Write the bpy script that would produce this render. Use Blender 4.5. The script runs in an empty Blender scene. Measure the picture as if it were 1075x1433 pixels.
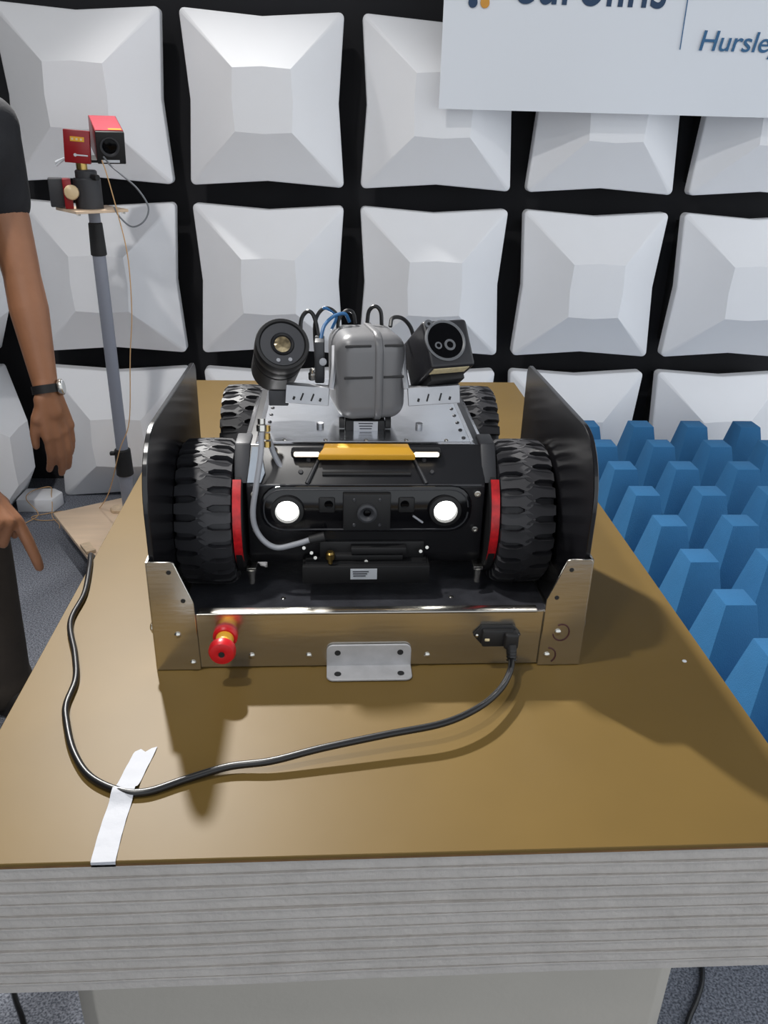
import bpy, bmesh, math, random
from mathutils import Vector, Matrix, Euler
random.seed(7)
S = bpy.context.scene
COL = S.collection

# ------------------------------------------------------------------ camera
CAM_POS = Vector((-0.0671, -0.6495, 1.5185))
PITCH, YAW, ROLL, FPX = 0.4394, 0.0676, -0.0264, 1147.18
def make_camera():
    f = Vector((math.sin(YAW)*math.cos(PITCH), math.cos(YAW)*math.cos(PITCH), -math.sin(PITCH)))
    r = Vector((math.cos(YAW), -math.sin(YAW), 0)); d = f.cross(r)
    r2 = r*math.cos(ROLL) + d*math.sin(ROLL); d2 = d*math.cos(ROLL) - r*math.sin(ROLL)
    cd = bpy.data.cameras.new('camera'); co = bpy.data.objects.new('camera', cd); COL.objects.link(co)
    m = Matrix((( r2.x, -d2.x, -f.x), (r2.y, -d2.y, -f.y), (r2.z, -d2.z, -f.z))).to_4x4()
    m.translation = CAM_POS; co.matrix_world = m
    cd.sensor_fit = 'VERTICAL'; cd.sensor_height = 36.0; cd.lens = FPX/1433*36.0
    cd.clip_start = 0.02; cd.clip_end = 60
    S.camera = co
make_camera()

# ------------------------------------------------------------------ world and ceiling lamps
w = bpy.data.worlds.new('chamber_ambient'); S.world = w; w.use_nodes = True
w.node_tree.nodes['Background'].inputs[0].default_value = (0.90, 0.95, 1.0, 1)
w.node_tree.nodes['Background'].inputs[1].default_value = 1.28
def lamp(name, loc, power, size, aim, spread=180, color=(1.0, 0.98, 0.95)):
    l = bpy.data.lights.new(name, 'AREA'); l.shape = 'DISK'; l.size = size; l.energy = power; l.color = color; l.spread = math.radians(spread)
    o = bpy.data.objects.new(name, l); COL.objects.link(o); o.location = loc
    o.rotation_euler = (Vector(aim)-Vector(loc)).to_track_quat('-Z', 'Y').to_euler()
lamp('ceiling_lamp', (-1.05, 2.80, 3.45), 42, 0.15, (0.1, 0.4, 0.8), 80)
lamp('ceiling_lamp', (-1.05, 0.05, 3.65), 27, 0.16, (-0.3, 0.5, 0), 150)
lamp('ceiling_lamp', (-1.05, -1.20, 3.65), 14, 0.30, (-0.6, -0.6, 0))
S.view_settings.view_transform = 'Standard'; S.view_settings.look = 'None'
S.view_settings.gamma = 1.0; S.view_settings.use_curve_mapping = False
S.view_settings.exposure = 0.0

# ------------------------------------------------------------------ helpers: materials
def lin(c):
    return tuple(((v/255)/12.92 if v/255 <= 0.04045 else ((v/255+0.055)/1.055)**2.4) for v in c)
def mat(name, rgb, rough=0.5, metal=0.0, var=0.0, vscale=8.0, bump=0.0, bscale=60.0, spec=0.5, stretch=None, coat=0.0, detail=4.0):
    m = bpy.data.materials.new(name); m.use_nodes = True
    nt = m.node_tree; N = nt.nodes; L = nt.links; p = N['Principled BSDF']
    c = lin(rgb); p.inputs['Base Color'].default_value = (*c, 1)
    p.inputs['Roughness'].default_value = rough; p.inputs['Metallic'].default_value = metal
    p.inputs['Specular IOR Level'].default_value = spec; p.inputs['Coat Weight'].default_value = coat
    if var or bump:
        tc = N.new('ShaderNodeTexCoord'); mp = N.new('ShaderNodeMapping'); L.new(tc.outputs['Object'], mp.inputs[0])
        if stretch: mp.inputs['Scale'].default_value = stretch
    if var:
        n = N.new('ShaderNodeTexNoise'); n.inputs['Scale'].default_value = vscale; n.inputs['Detail'].default_value = detail
        L.new(mp.outputs[0], n.inputs[0])
        rp = N.new('ShaderNodeValToRGB'); L.new(n.outputs[0], rp.inputs[0])
        rp.color_ramp.elements[0].position = 0.3; rp.color_ramp.elements[1].position = 0.7
        rp.color_ramp.elements[0].color = (*[v*(1-var) for v in c], 1)
        rp.color_ramp.elements[1].color = (*[min(1, v*(1+var)) for v in c], 1)
        L.new(rp.outputs[0], p.inputs['Base Color'])
    if bump:
        n2 = N.new('ShaderNodeTexNoise'); n2.inputs['Scale'].default_value = bscale; n2.inputs['Detail'].default_value = 5
        L.new(mp.outputs[0], n2.inputs[0])
        b = N.new('ShaderNodeBump'); b.inputs['Strength'].default_value = bump; b.inputs['Distance'].default_value = 0.01
        L.new(n2.outputs[0], b.inputs['Height']); L.new(b.outputs[0], p.inputs['Normal'])
    return m
def emit(name, rgb, strength):
    m = mat(name, (255, 255, 255), 0.3); p = m.node_tree.nodes['Principled BSDF']
    p.inputs['Emission Color'].default_value = (*lin(rgb), 1); p.inputs['Emission Strength'].default_value = strength
    return m
M = {}
M['white_foam'] = mat('white_foam', (247, 248, 251), 0.55, var=0.02, vscale=3, bump=0.06, bscale=12)
M['black_foam'] = mat('black_foam', (30, 30, 33), 0.9, bump=0.2, bscale=200)
M['wall'] = mat('dark_wall', (34, 34, 38), 0.85, var=0.15, vscale=2)
M['ceiling'] = mat('grey_ceiling', (175, 175, 178), 0.9)
M['blue_foam'] = mat('blue_foam', (40, 104, 152), 0.85, var=0.05, vscale=10, bump=0.25, bscale=350)
M['board'] = mat('varnished_hardboard', (105, 84, 43), 0.46, var=0.06, vscale=5, bump=0.015, bscale=30, spec=0.22)
M['board_edge'] = mat('board_edge', (105, 75, 38), 0.7, var=0.2, vscale=40)
M['slab_foam'] = mat('slab_foam', (178, 173, 168), 0.8, var=0.06, vscale=25, bump=0.22, bscale=110)
M['poly_block'] = mat('poly_block', (170, 165, 156), 0.75, var=0.03, vscale=6, bump=0.08, bscale=80)
M['alu'] = mat('brushed_aluminium', (200, 197, 190), 0.22, 1.0, var=0.05, vscale=6, bump=0.03, bscale=30, stretch=(1, 6, 6))
M['alu_top'] = mat('scuffed_aluminium', (226, 228, 232), 0.2, 1.0, var=0.12, vscale=9, bump=0.04, bscale=14)
M['alu_dull'] = mat('dull_aluminium', (175, 176, 180), 0.5, 1.0, var=0.08, vscale=30)
M['alu_pale'] = mat('cast_aluminium', (178, 178, 180), 0.55, 0.35, var=0.12, vscale=35)
M['steel'] = mat('steel', (200, 198, 192), 0.25, 1.0)
M['brass'] = mat('brass', (190, 160, 95), 0.3, 1.0)
M['plate_black'] = mat('black_gloss_plate', (17, 17, 20), 0.22, var=0.2, vscale=8)
M['body_black'] = mat('body_black', (24, 24, 27), 0.33, var=0.1, vscale=10)
M['matte_black'] = mat('matte_black', (20, 20, 22), 0.6)
M['mid_black'] = mat('charcoal_plastic', (52, 53, 57), 0.5)
M['ring_grey'] = mat('ring_grey', (92, 94, 98), 0.4)
M['cam_black'] = mat('camera_black', (30, 30, 34), 0.42)
M['lens_panel'] = mat('lens_panel', (14, 14, 17), 0.12)
M['rubber'] = mat('tyre_rubber', (42, 42, 46), 0.55, var=0.15, vscale=40)
M['mat_rubber'] = mat('tray_mat', (68, 69, 75), 0.4, var=0.3, vscale=30, bump=0.1, bscale=120)
M['red_tape'] = mat('red_reflective_tape', (190, 25, 32), 0.35, var=0.3, vscale=90)
M['red'] = mat('red_button', (190, 18, 28), 0.35)
M['yellow'] = mat('yellow_plastic', (222, 165, 45), 0.4)
M['grey_housing'] = mat('grey_housing', (104, 104, 106), 0.38, var=0.03, vscale=30)
M['groove'] = mat('groove_dark', (38, 38, 40), 0.7)
M['conduit'] = mat('grey_conduit', (150, 152, 158), 0.4)
M['label'] = mat('white_label', (205, 210, 216), 0.5)
M['cream_label'] = mat('cream_label', (215, 200, 160), 0.5, var=0.15, vscale=150)
M['ink'] = mat('label_ink', (50, 52, 60), 0.6)
M['pale'] = mat('pale_reflection', (150, 160, 172), 0.25)  # colour of the reflection painted on the robot's left facet
M['glass_black'] = mat('lens_glass', (6, 6, 8), 0.12, spec=0.12)
M['glass_gold'] = mat('coated_lens', (150, 135, 105), 0.12, 0.6, var=0.6, vscale=120)
M['cable_black'] = mat('black_cable', (18, 18, 20), 0.35)
M['cable_blue'] = mat('blue_cable', (28, 90, 140), 0.4)
M['headlight'] = emit('headlight_glow', (255, 255, 250), 9.0)
M['lightbar'] = emit('lightbar_glow', (255, 236, 205), 3.2)
M['tape'] = mat('masking_tape', (176, 178, 184), 0.65, bump=0.15, bscale=60)
M['plywood'] = mat('plywood', (226, 200, 172), 0.55, var=0.06, vscale=5, stretch=(1, 8, 1))
M['ply_edge'] = mat('plywood_edge', (214, 190, 160), 0.7, var=0.1, vscale=60)
M['pole_grey'] = mat('grey_pole', (140, 144, 156), 0.45)
M['red_case'] = mat('red_anodised', (140, 18, 26), 0.32)
M['red_lit'] = mat('red_anodised_lit', (196, 62, 78), 0.35)  # case red brightened to pink, lamp light on the lid put into the colour
M['fibre'] = mat('orange_fibre', (212, 170, 120), 0.5)
M['grey_wire'] = mat('grey_wire', (120, 124, 130), 0.45)
M['knob'] = mat('cream_knob', (214, 190, 150), 0.4)
M['sign'] = mat('sign_sheet', (232, 236, 242), 0.4)
M['navy'] = mat('sign_navy', (16, 56, 92), 0.5)
M['sign_blue'] = mat('sign_blue', (38, 98, 142), 0.5)
M['sign_orange'] = mat('sign_orange', (214, 150, 50), 0.5)
M['skin'] = mat('skin', (150, 103, 74), 0.5, var=0.06, vscale=25, bump=0.05, bscale=120)
M['nail'] = mat('nail', (196, 150, 128), 0.35)
M['shirt'] = mat('black_cotton', (26, 27, 32), 0.9, bump=0.1, bscale=200)
M['trouser'] = mat('dark_trousers', (62, 54, 47), 0.9, var=0.15, vscale=12, bump=0.3, bscale=25)
M['shoe'] = mat('dark_shoe', (36, 32, 30), 0.6)
M['hair'] = mat('dark_hair', (40, 30, 24), 0.7)
M['marker'] = mat('marker_ink', (60, 22, 20), 0.7)
def carpet():
    m = mat('speckled_carpet', (128, 132, 142), 0.95, bump=0.4, bscale=300); nt = m.node_tree; N = nt.nodes; L = nt.links
    tc = N.new('ShaderNodeTexCoord'); n = N.new('ShaderNodeTexNoise'); n.inputs['Scale'].default_value = 210; n.inputs['Detail'].default_value = 2
    L.new(tc.outputs['Object'], n.inputs[0]); rp = N.new('ShaderNodeValToRGB'); L.new(n.outputs[0], rp.inputs[0])
    rp.color_ramp.elements[0].position = 0.36; rp.color_ramp.elements[0].color = (*lin((84, 88, 98)), 1)
    rp.color_ramp.elements[1].position = 0.64; rp.color_ramp.elements[1].color = (*lin((152, 156, 166)), 1)
    L.new(rp.outputs[0], N['Principled BSDF'].inputs['Base Color'])
    return m
M['carpet'] = carpet()

# ------------------------------------------------------------------ helpers: geometry
ORG = {}
class MB:
    def __init__(s): s.bm = bmesh.new()
    def _merge(s, b2, mtx=None):
        if mtx is not None: bmesh.ops.transform(b2, matrix=mtx, verts=b2.verts)
        me = bpy.data.meshes.new('tmp'); b2.to_mesh(me); b2.free(); s.bm.from_mesh(me); bpy.data.meshes.remove(me)
        return s
    def box(s, c, d, bev=0.0, seg=2, rot=None, mtx=None):
        b = bmesh.new(); bmesh.ops.create_cube(b, size=1.0); bmesh.ops.scale(b, vec=d, verts=b.verts)
        if bev: bmesh.ops.bevel(b, geom=b.edges[:], offset=bev, segments=seg, profile=0.5, affect='EDGES')
        t = Matrix.Translation(c)
        if rot is not None: t = t @ (Euler(rot).to_matrix().to_4x4() if not isinstance(rot, Matrix) else rot)
        if mtx is not None: t = mtx @ t
        return s._merge(b, t)
    def prism(s, poly, axis, a, bnd, bev=0.0, seg=2, mtx=None):
        b = bmesh.new()
        def P(u, v, k): return {'x': (k, u, v), 'y': (u, k, v), 'z': (u, v, k)}[axis]
        v0 = [b.verts.new(P(u, v, a)) for u, v in poly]; v1 = [b.verts.new(P(u, v, bnd)) for u, v in poly]
        n = len(poly); b.faces.new(v0); b.faces.new(v1)
        for i in range(n): b.faces.new((v0[i], v0[(i+1) % n], v1[(i+1) % n], v1[i]))
        bmesh.ops.recalc_face_normals(b, faces=b.faces)
        if bev: bmesh.ops.bevel(b, geom=b.edges[:], offset=bev, segments=seg, profile=0.5, affect='EDGES')
        return s._merge(b, mtx)
    def lathe(s, prof, origin, axis, seg=32):
        z = Vector(axis).normalized(); q = z.to_track_quat('Z', 'Y').to_matrix().to_4x4(); b = bmesh.new(); rings = []
        for r, h in prof:
            rings.append([b.verts.new((r*math.cos(2*math.pi*i/seg), r*math.sin(2*math.pi*i/seg), h)) for i in range(seg)] if r > 1e-6 else [b.verts.new((0, 0, h))])
        for A, B in zip(rings, rings[1:]):
            for i in range(seg):
                j = (i+1) % seg
                if len(A) == 1 and len(B) == 1: continue
                if len(A) == 1: b.faces.new((A[0], B[i], B[j]))
                elif len(B) == 1: b.faces.new((A[i], B[0], A[j]))
                else: b.faces.new((A[i], A[j], B[j], B[i]))
        if len(rings[0]) > 1 and len(rings[-1]) > 1:      # ring-shaped profile: close it on itself
            for i in range(seg): j = (i+1) % seg; b.faces.new((rings[-1][i], rings[-1][j], rings[0][j], rings[0][i]))
        else:
            for R in (rings[0], rings[-1]):
                if len(R) > 1: b.faces.new(R)
        bmesh.ops.recalc_face_normals(b, faces=b.faces)
        return s._merge(b, Matrix.Translation(origin) @ q)
    def cyl(s, p0, p1, r0, r1=None, seg=20, bev=0.0):
        p0 = Vector(p0); p1 = Vector(p1); r1 = r0 if r1 is None else r1; h = (p1-p0).length
        if bev: prof = [(0, 0), (r0-bev, 0), (r0, bev), (r1, h-bev), (r1-bev, h), (0, h)]
        else: prof = [(0, 0), (r0, 0), (r1, h), (0, h)]
        return s.lathe(prof, p0, p1-p0, seg)
    def tube(s, pts, r, seg=10, sub=6):
        pts = [Vector(p) for p in pts]; path = []
        if sub > 1 and len(pts) > 2:
            e = [pts[0]*2-pts[1]] + pts + [pts[-1]*2-pts[-2]]
            for i in range(1, len(e)-2):
                for k in range(sub):
                    t = k/sub; a, b_, c, d = e[i-1], e[i], e[i+1], e[i+2]
                    path.append(0.5*((2*b_)+(c-a)*t+(2*a-5*b_+4*c-d)*t*t+(3*b_-a-3*c+d)*t**3))
            path.append(pts[-1])
        else: path = pts
        b = bmesh.new(); rings = []; up = None
        for i, p in enumerate(path):
            t = (path[min(i+1, len(path)-1)]-path[max(i-1, 0)]).normalized()
            if up is None: up = t.orthogonal().normalized()
            up = (up - t*up.dot(t)).normalized(); sd = t.cross(up)
            rr = r(i/(len(path)-1)) if callable(r) else r
            rings.append([b.verts.new(p + (up*math.cos(2*math.pi*k/seg)+sd*math.sin(2*math.pi*k/seg))*rr) for k in range(seg)])
        for A, B in zip(rings, rings[1:]):
            for k in range(seg): b.faces.new((A[k], A[(k+1) % seg], B[(k+1) % seg], B[k]))
        b.faces.new(rings[0]); b.faces.new(rings[-1]); bmesh.ops.recalc_face_normals(b, faces=b.faces)
        return s._merge(b)
    def capsule(s, p0, p1, r0, r1, seg=12, flat=None):
        p0 = Vector(p0); p1 = Vector(p1); h = (p1-p0).length; prof = []
        for i in range(5): a = math.pi/2*(1-i/4); prof.append((r0*math.cos(a), -r0*math.sin(a)))
        for i in range(5): a = math.pi/2*i/4; prof.append((r1*math.cos(a), h+r1*math.sin(a)))
        prof[0] = (0, -r0); prof[-1] = (0, h+r1)
        return s.lathe(prof, p0, p1-p0, seg)
    def ball(s, c, r, sc=(1, 1, 1), seg=20, rot=None):
        b = bmesh.new(); bmesh.ops.create_uvsphere(b, u_segments=seg, v_segments=seg//2+2, radius=r); bmesh.ops.scale(b, vec=sc, verts=b.verts)
        t = Matrix.Translation(c)
        if rot is not None: t = t @ Euler(rot).to_matrix().to_4x4()
        return s._merge(b, t)
    def build(s, name, m, parent=None, origin=None, ang=35, **props):
        me = bpy.data.meshes.new(name); s.bm.normal_update(); s.bm.to_mesh(me); s.bm.free()
        return add(name, me, m, parent, origin, ang, **props)
def add(name, me, m, parent=None, origin=None, ang=35, **props):
    me.materials.clear(); me.materials.append(M[m] if isinstance(m, str) else m); me.name = name
    if ang is not None and len(me.polygons):
        me.shade_smooth(); me.set_sharp_from_angle(angle=math.radians(ang))
    o = bpy.data.objects.new(name, me); COL.objects.link(o)
    pw = ORG[parent] if parent else Vector((0, 0, 0))
    ow = Vector(origin) if origin is not None else (pw if parent else Vector((0, 0, 0)))
    if ow.length: me.transform(Matrix.Translation(-ow))
    o.location = ow - pw
    if parent: o.parent = parent
    ORG[o] = ow
    for k, v in props.items(): o[k] = v
    return o
def thing(name, loc, label, category, group=None):
    o = bpy.data.objects.new(name, None); COL.objects.link(o); o.location = loc; o.empty_display_size = 0.05
    o['label'] = label; o['category'] = category; ORG[o] = Vector(loc)
    if group: o['group'] = group
    return o
def copy_tree(o, loc=None, parent=None):
    c = o.copy(); COL.objects.link(c)
    if parent: c.parent = parent
    if loc is not None: c.location = loc
    ORG[c] = Vector(loc) if loc is not None else ORG[o]
    for ch in list(o.children): copy_tree(ch, None, c)
    return c
def arc(cx, cy, r, a0, a1, n):
    return [(cx+r*math.cos(math.radians(a0+(a1-a0)*i/n)), cy+r*math.sin(math.radians(a0+(a1-a0)*i/n))) for i in range(n+1)]
def bake(o):
    bpy.context.view_layer.update(); dg = bpy.context.evaluated_depsgraph_get()
    me = bpy.data.meshes.new_from_object(o.evaluated_get(dg)); d = o.data
    bpy.data.objects.remove(o)
    return me
def remeshed(mb, voxel, smooth=6, fac=0.5):
    me = bpy.data.meshes.new('tmp'); mb.bm.to_mesh(me); mb.bm.free(); o = bpy.data.objects.new('tmp', me); COL.objects.link(o)
    md = o.modifiers.new('r', 'REMESH'); md.mode = 'VOXEL'; md.voxel_size = voxel; md.use_smooth_shade = True
    sm = o.modifiers.new('s', 'SMOOTH'); sm.iterations = smooth; sm.factor = fac
    return bake(o)

# ------------------------------------------------------------------ the room
Y_WALL, X_WALL = 2.95, -1.64
MB().box((0.6, 0.0, -0.05), (6.4, 6.2, 0.1)).build('floor', 'carpet', kind='structure')
MB().box((0.88, Y_WALL+0.05, 1.85), (5.04, 0.1, 3.7)).build('wall_back', 'wall', kind='structure')
MB().box((X_WALL-0.05, 0.525, 1.85), (0.1, 4.95, 3.7)).build('wall_left', 'wall', kind='structure')

MB().box((0.88, -0.075, 3.75), (5.24, 6.25, 0.1)).build('ceiling', 'ceiling', kind='structure')

# white truncated-pyramid covers on dark foam blocks
PITCH_W = 0.6491
def cap_mesh():
    b = bmesh.new(); ch, mh, rc = 0.291, 0.272, 0.018
    quad = []
    out = []; inn = []
    fl, fm = 0.102, 0.108
    for k in range(4):
        a = k*90
        def rot(p): c, s_ = math.cos(math.radians(a)), math.sin(math.radians(a)); return (p[0]*c-p[1]*s_, p[0]*s_+p[1]*c)
        out.append(rot((mh, 0))); inn.append(rot((fm, 0)))
        for i in range(5):
            t = math.radians(-4+98*i/4); out.append(rot((ch-rc+rc*math.cos(t), ch-rc+rc*math.sin(t)))); inn.append(rot((fl, fl)))
    n = len(out)
    def ring(pts, sc, z): return [b.verts.new((p[0]*sc, p[1]*sc, z)) for p in pts]
    R0 = ring(out, 1.0, -0.05); R1 = ring(out, 1.0, -0.006); R1b = ring(out, 0.997, -0.002); R2 = ring(out, 0.985, 0.002)
    for A, B in ((R0, R1), (R1, R1b), (R1b, R2)):
        for i in range(n): b.faces.new((A[i], A[(i+1) % n], B[(i+1) % n], B[i]))
    iv = {}
    for p in inn:
        key = (round(p[0], 5), round(p[1], 5))
        if key not in iv: iv[key] = b.verts.new((p[0], p[1], 0.122))
    I = [iv[(round(p[0], 5), round(p[1], 5))] for p in inn]
    for i in range(n):
        j = (i+1) % n
        f = (R2[i], R2[j], I[i]) if I[i] is I[j] else (R2[i], R2[j], I[j], I[i])
        b.faces.new(f)
    fl_v = []
    for v in I:
        if not fl_v or v is not fl_v[-1]: fl_v.append(v)
    if fl_v[0] is fl_v[-1]: fl_v.pop()
    b.faces.new(fl_v); b.faces.new(R0)
    bmesh.ops.recalc_face_normals(b, faces=b.faces)
    me = bpy.data.meshes.new('cover'); b.to_mesh(me); b.free(); me.materials.append(M['white_foam'])
    me.shade_smooth(); me.set_sharp_from_angle(angle=math.radians(9))
    return me
CAP = cap_mesh()
bk = bmesh.new(); bmesh.ops.create_cube(bk, size=1.0); bmesh.ops.scale(bk, vec=(0.5, 0.5, 0.13), verts=bk.verts)
BACK = bpy.data.meshes.new('foam_backing'); bk.to_mesh(BACK); bk.free(); BACK.materials.append(M['black_foam'])
def absorber(loc, rz, label, group):
    t = thing('wall_absorber', loc, label, 'wall absorber', group)
    t.rotation_euler = (math.radians(90), 0, rz)
    for nm, me, z in (('cover', CAP, 0), ('foam_backing', BACK, -0.115)):
        o = bpy.data.objects.new(nm, me); COL.objects.link(o); o.parent = t; o.location = (0, 0, z)
ORD = ['first', 'second', 'third', 'fourth', 'fifth', 'sixth', 'seventh', 'eighth', 'ninth']
X0, Z0 = -0.6417-PITCH_W, 1.2668
for r, rn in enumerate(('top', 'middle', 'bottom')):
    for c in range(5):
        absorber((X0+PITCH_W*(c+0.5), 2.75, Z0+PITCH_W*(0.5-r)), 0,
                 'white truncated pyramid absorber on back wall, %s row, %s from left' % (rn, ORD[c]), 'white absorbers on the back wall')
for r, rn in ((1, 'middle'), (2, 'bottom')):
    for c, cn in ((0, 'nearest the corner'), (1, 'second from the corner')):
        absorber((-1.44, 2.52-PITCH_W*c, Z0+PITCH_W*(0.5-r)), math.radians(90),
                 'white absorber on left side wall, %s row, %s' % (rn, cn), 'white absorbers on the left wall')

# ------------------------------------------------------------------ blue floor absorbers
def cone_mesh():
    b = bmesh.new(); hb, ht, z0, z1, z2 = 0.105, 0.039, 0.0, 0.13, 0.49
    prof = [(hb, z0), (hb, z1), (ht, z2)]; rings = []
    for h, z in prof: rings.append([b.verts.new((x*h, y*h, z)) for x, y in ((-1, -1), (1, -1), (1, 1), (-1, 1))])
    for A, B in zip(rings, rings[1:]):
        for i in range(4): b.faces.new((A[i], A[(i+1) % 4], B[(i+1) % 4], B[i]))
    b.faces.new(rings[0]); b.faces.new(rings[-1]); bmesh.ops.recalc_face_normals(b, faces=b.faces)
    bmesh.ops.bevel(b, geom=b.edges[:], offset=0.0025, segments=2, profile=0.5, affect='EDGES')
    me = bpy.data.meshes.new('foam_pyramid'); b.to_mesh(me); b.free(); me.materials.append(M['blue_foam'])
    me.shade_smooth(); me.set_sharp_from_angle(angle=math.radians(35)); return me
CONE = cone_mesh()
for c, rows in enumerate((9, 6, 4, 2)):
    for r in range(rows):
        o = bpy.data.objects.new('foam_pyramid', CONE); COL.objects.link(o)
        o.location = (0.920+0.2135*c, 2.34-0.217*r, 0); o.rotation_euler = (0, 0, math.radians(random.uniform(-.8, .8)))
        o['label'] = 'blue foam pyramid, %s row from the white wall, %s from the table' % (ORD[r], ORD[c])
        o['category'] = 'foam absorber'; o['group'] = 'blue foam pyramids on the floor'

# ------------------------------------------------------------------ table: board, foam slab, block
t = thing('table_board', (0, 0.915, 0.792), 'brown varnished hardboard sheet forming the table top', 'table top')
MB().box((0, 0.915, 0.7975), (1.0, 1.83, 0.005), 0.0008, 1).build('varnished_face', 'board', t)
MB().box((0, 0.915, 0.7935), (0.9995, 1.829, 0.003)).build('raw_core', 'board_edge', t)
t = thing('foam_slab', (0, 0.915, 0.588), 'thick layered white foam slab under the brown table board', 'foam slab')
zz = 0.588; nl = 11; th = (0.792-0.588)/nl
for i in range(nl):
    b = bmesh.new(); nx = 40; dx, dy = random.uniform(-.002, .002), random.uniform(-.0006, .0006); rng = random.Random(i)
    w0 = rng.uniform(0, 6); lo, hi = zz+i*th+0.0002, zz+(i+1)*th-0.0002
    prof = [(0.0016, lo), (0.0012, lo+0.003), (0.0013, (lo+hi)/2), (0.0006, hi-0.0040), (-0.0010, hi-0.0014), (-0.0006, hi)]
    cols = []
    for k in range(nx+1):
        x = -0.499+0.998*k/nx; wob = 0.0003*math.sin(w0+x*9)+0.0003*math.sin(w0*3+x*27)+0.0012*math.sin(x*7+1)
        cols.append([b.verts.new((x+dx, 0.002+p+dy+wob, z)) for p, z in prof] + [b.verts.new((x+dx, 1.828, z)) for z in (hi, lo)])
    m_ = len(cols[0])
    for A, B in zip(cols, cols[1:]):
        for j in range(m_): b.faces.new((A[j], A[(j+1) % m_], B[(j+1) % m_], B[j]))
    b.faces.new(cols[0]); b.faces.new(cols[-1]); bmesh.ops.recalc_face_normals(b, faces=b.faces)
    q_ = MB(); q_.bm.free(); q_.bm = b; q_.build('foam_layer', 'slab_foam', t, ang=50)
c0 = 0.035
MB().prism([(-0.42+c0, 0.075), (0.415-c0, 0.075), (0.415, 0.075+c0), (0.415, 1.72), (-0.42, 1.72), (-0.42, 0.075+c0)], 'z', 0.0, 0.5875, 0.003).build(
    'foam_block', 'poly_block', label='large pale polystyrene block carrying the foam slab', category='foam block')

# ------------------------------------------------------------------ docking tray
DX = -0.013
dock = thing('docking_tray', (DX, 0.6, 0.8), 'aluminium docking tray with tall black side plates on the table', 'docking station')
MB().box((DX, 0.69, 0.8035), (0.596, 0.68, 0.007)).build('base_plate', 'alu_dull', dock)
MB().box((DX, 0.685, 0.8085), (0.584, 0.665, 0.003)).build('rubber_mat', 'mat_rubber', dock)
fp = MB().box((DX, 0.346, 0.847), (0.594, 0.004, 0.090), 0.0005, 1)
fp.build('front_panel', 'alu', dock)
MB().box((DX-0.0035, 0.3525, 0.8905), (0.487, 0.017, 0.005), 0.002, 2).build('folded_lip', 'alu', dock)
for s in (-1, 1):
    MB().box((DX+s*0.2975, 0.70, 0.846), (0.004, 0.66, 0.088), 0.0005, 1).build('side_rail', 'alu', dock)
    px = DX+s*0.303
    poly = [(0.350, 0.803), (0.350, 1.02)] + [(0.350+0.09*(1-math.cos(math.radians(a)))-0.0, 1.045+0.098*math.sin(math.radians(a))) for a in range(0, 91, 10)] + [(0.785, 1.134), (0.795, 1.128), (0.80, 1.118), (0.80, 0.803)]
    MB().prism(poly, 'x', px-0.0035, px+0.0035, 0.001, 1).build('side_plate', 'plate_black', dock)
    MB().cyl((px+s*0.0035, 0.60, 1.06), (px+s*0.007, 0.60, 1.06), 0.012, seg=18).build('grommet', 'matte_black', dock)
    pb = [(s*0.3085, 0.801), (s*0.3085, 0.975), (s*0.3055, 0.978), (s*0.276, 0.978), (s*0.272, 0.976), (s*0.249, 0.913), (s*0.2465, 0.801)]
    bkt = MB().prism([(DX+u, v) for u, v in pb], 'y', 0.3395, 0.3425, 0.0006, 1)
    bkt.box((DX+s*0.3080, 0.375, 0.889), (0.003, 0.07, 0.176))
    bo = bkt.build('corner_bracket', 'alu', dock)
    for hx, hz in ((0.279, 0.962), (0.263, 0.917)):
        MB().lathe([(0, 0), (0.0033, 0), (0.0033, 0.0006), (0, 0.0006)], (DX+s*hx, 0.3396, hz), (0, -1, 0), 14).build('hole', 'matte_black', bo)
def screw(x, y, z, ax, r, parent, m='steel'):
    return MB().lathe([(0, 0), (r, 0), (r*0.95, r*0.35), (r*0.6, r*0.62), (0, r*0.7)], (x, y, z), ax, 14).build('screw', m, parent)
for x, z, y in ((-0.270, 0.813, 0.3395), (-0.288, 0.861, 0.3395), (-0.186, 0.821, 0.344), (-0.104, 0.820, 0.344), (0.069, 0.818, 0.344), (0.258, 0.859, 0.3395), (0.246, 0.819, 0.3395)):
    screw(x, y, z, (0, -1, 0), 0.0048, dock)
for s in (-1, 1):
    MB().lathe([(0, 0), (0.010, 0), (0.0095, 0.004), (0.005, 0.007), (0, 0.007)], (DX+s*0.3095, 0.36, 0.862), (s, 0, 0), 16).build('side_bolt', 'steel', dock)
screw(-0.150, 0.52, 0.810, (0, 0, 1), 0.004, dock); screw(0.128, 0.52, 0.810, (0, 0, 1), 0.004, dock)
for cx, cz, r, a0, a1 in ((0.2630, 0.858, 0.0120, -170, 120), (0.2480, 0.8185, 0.0110, -60, 95)):
    MB().tube([(cx+r*math.cos(math.radians(a0+(a1-a0)*i/16)), 0.3391, cz+r*1.15*math.sin(math.radians(a0+(a1-a0)*i/16))) for i in range(17)], 0.0011, 6, 1).build('marker_ring', 'marker', dock)
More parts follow.
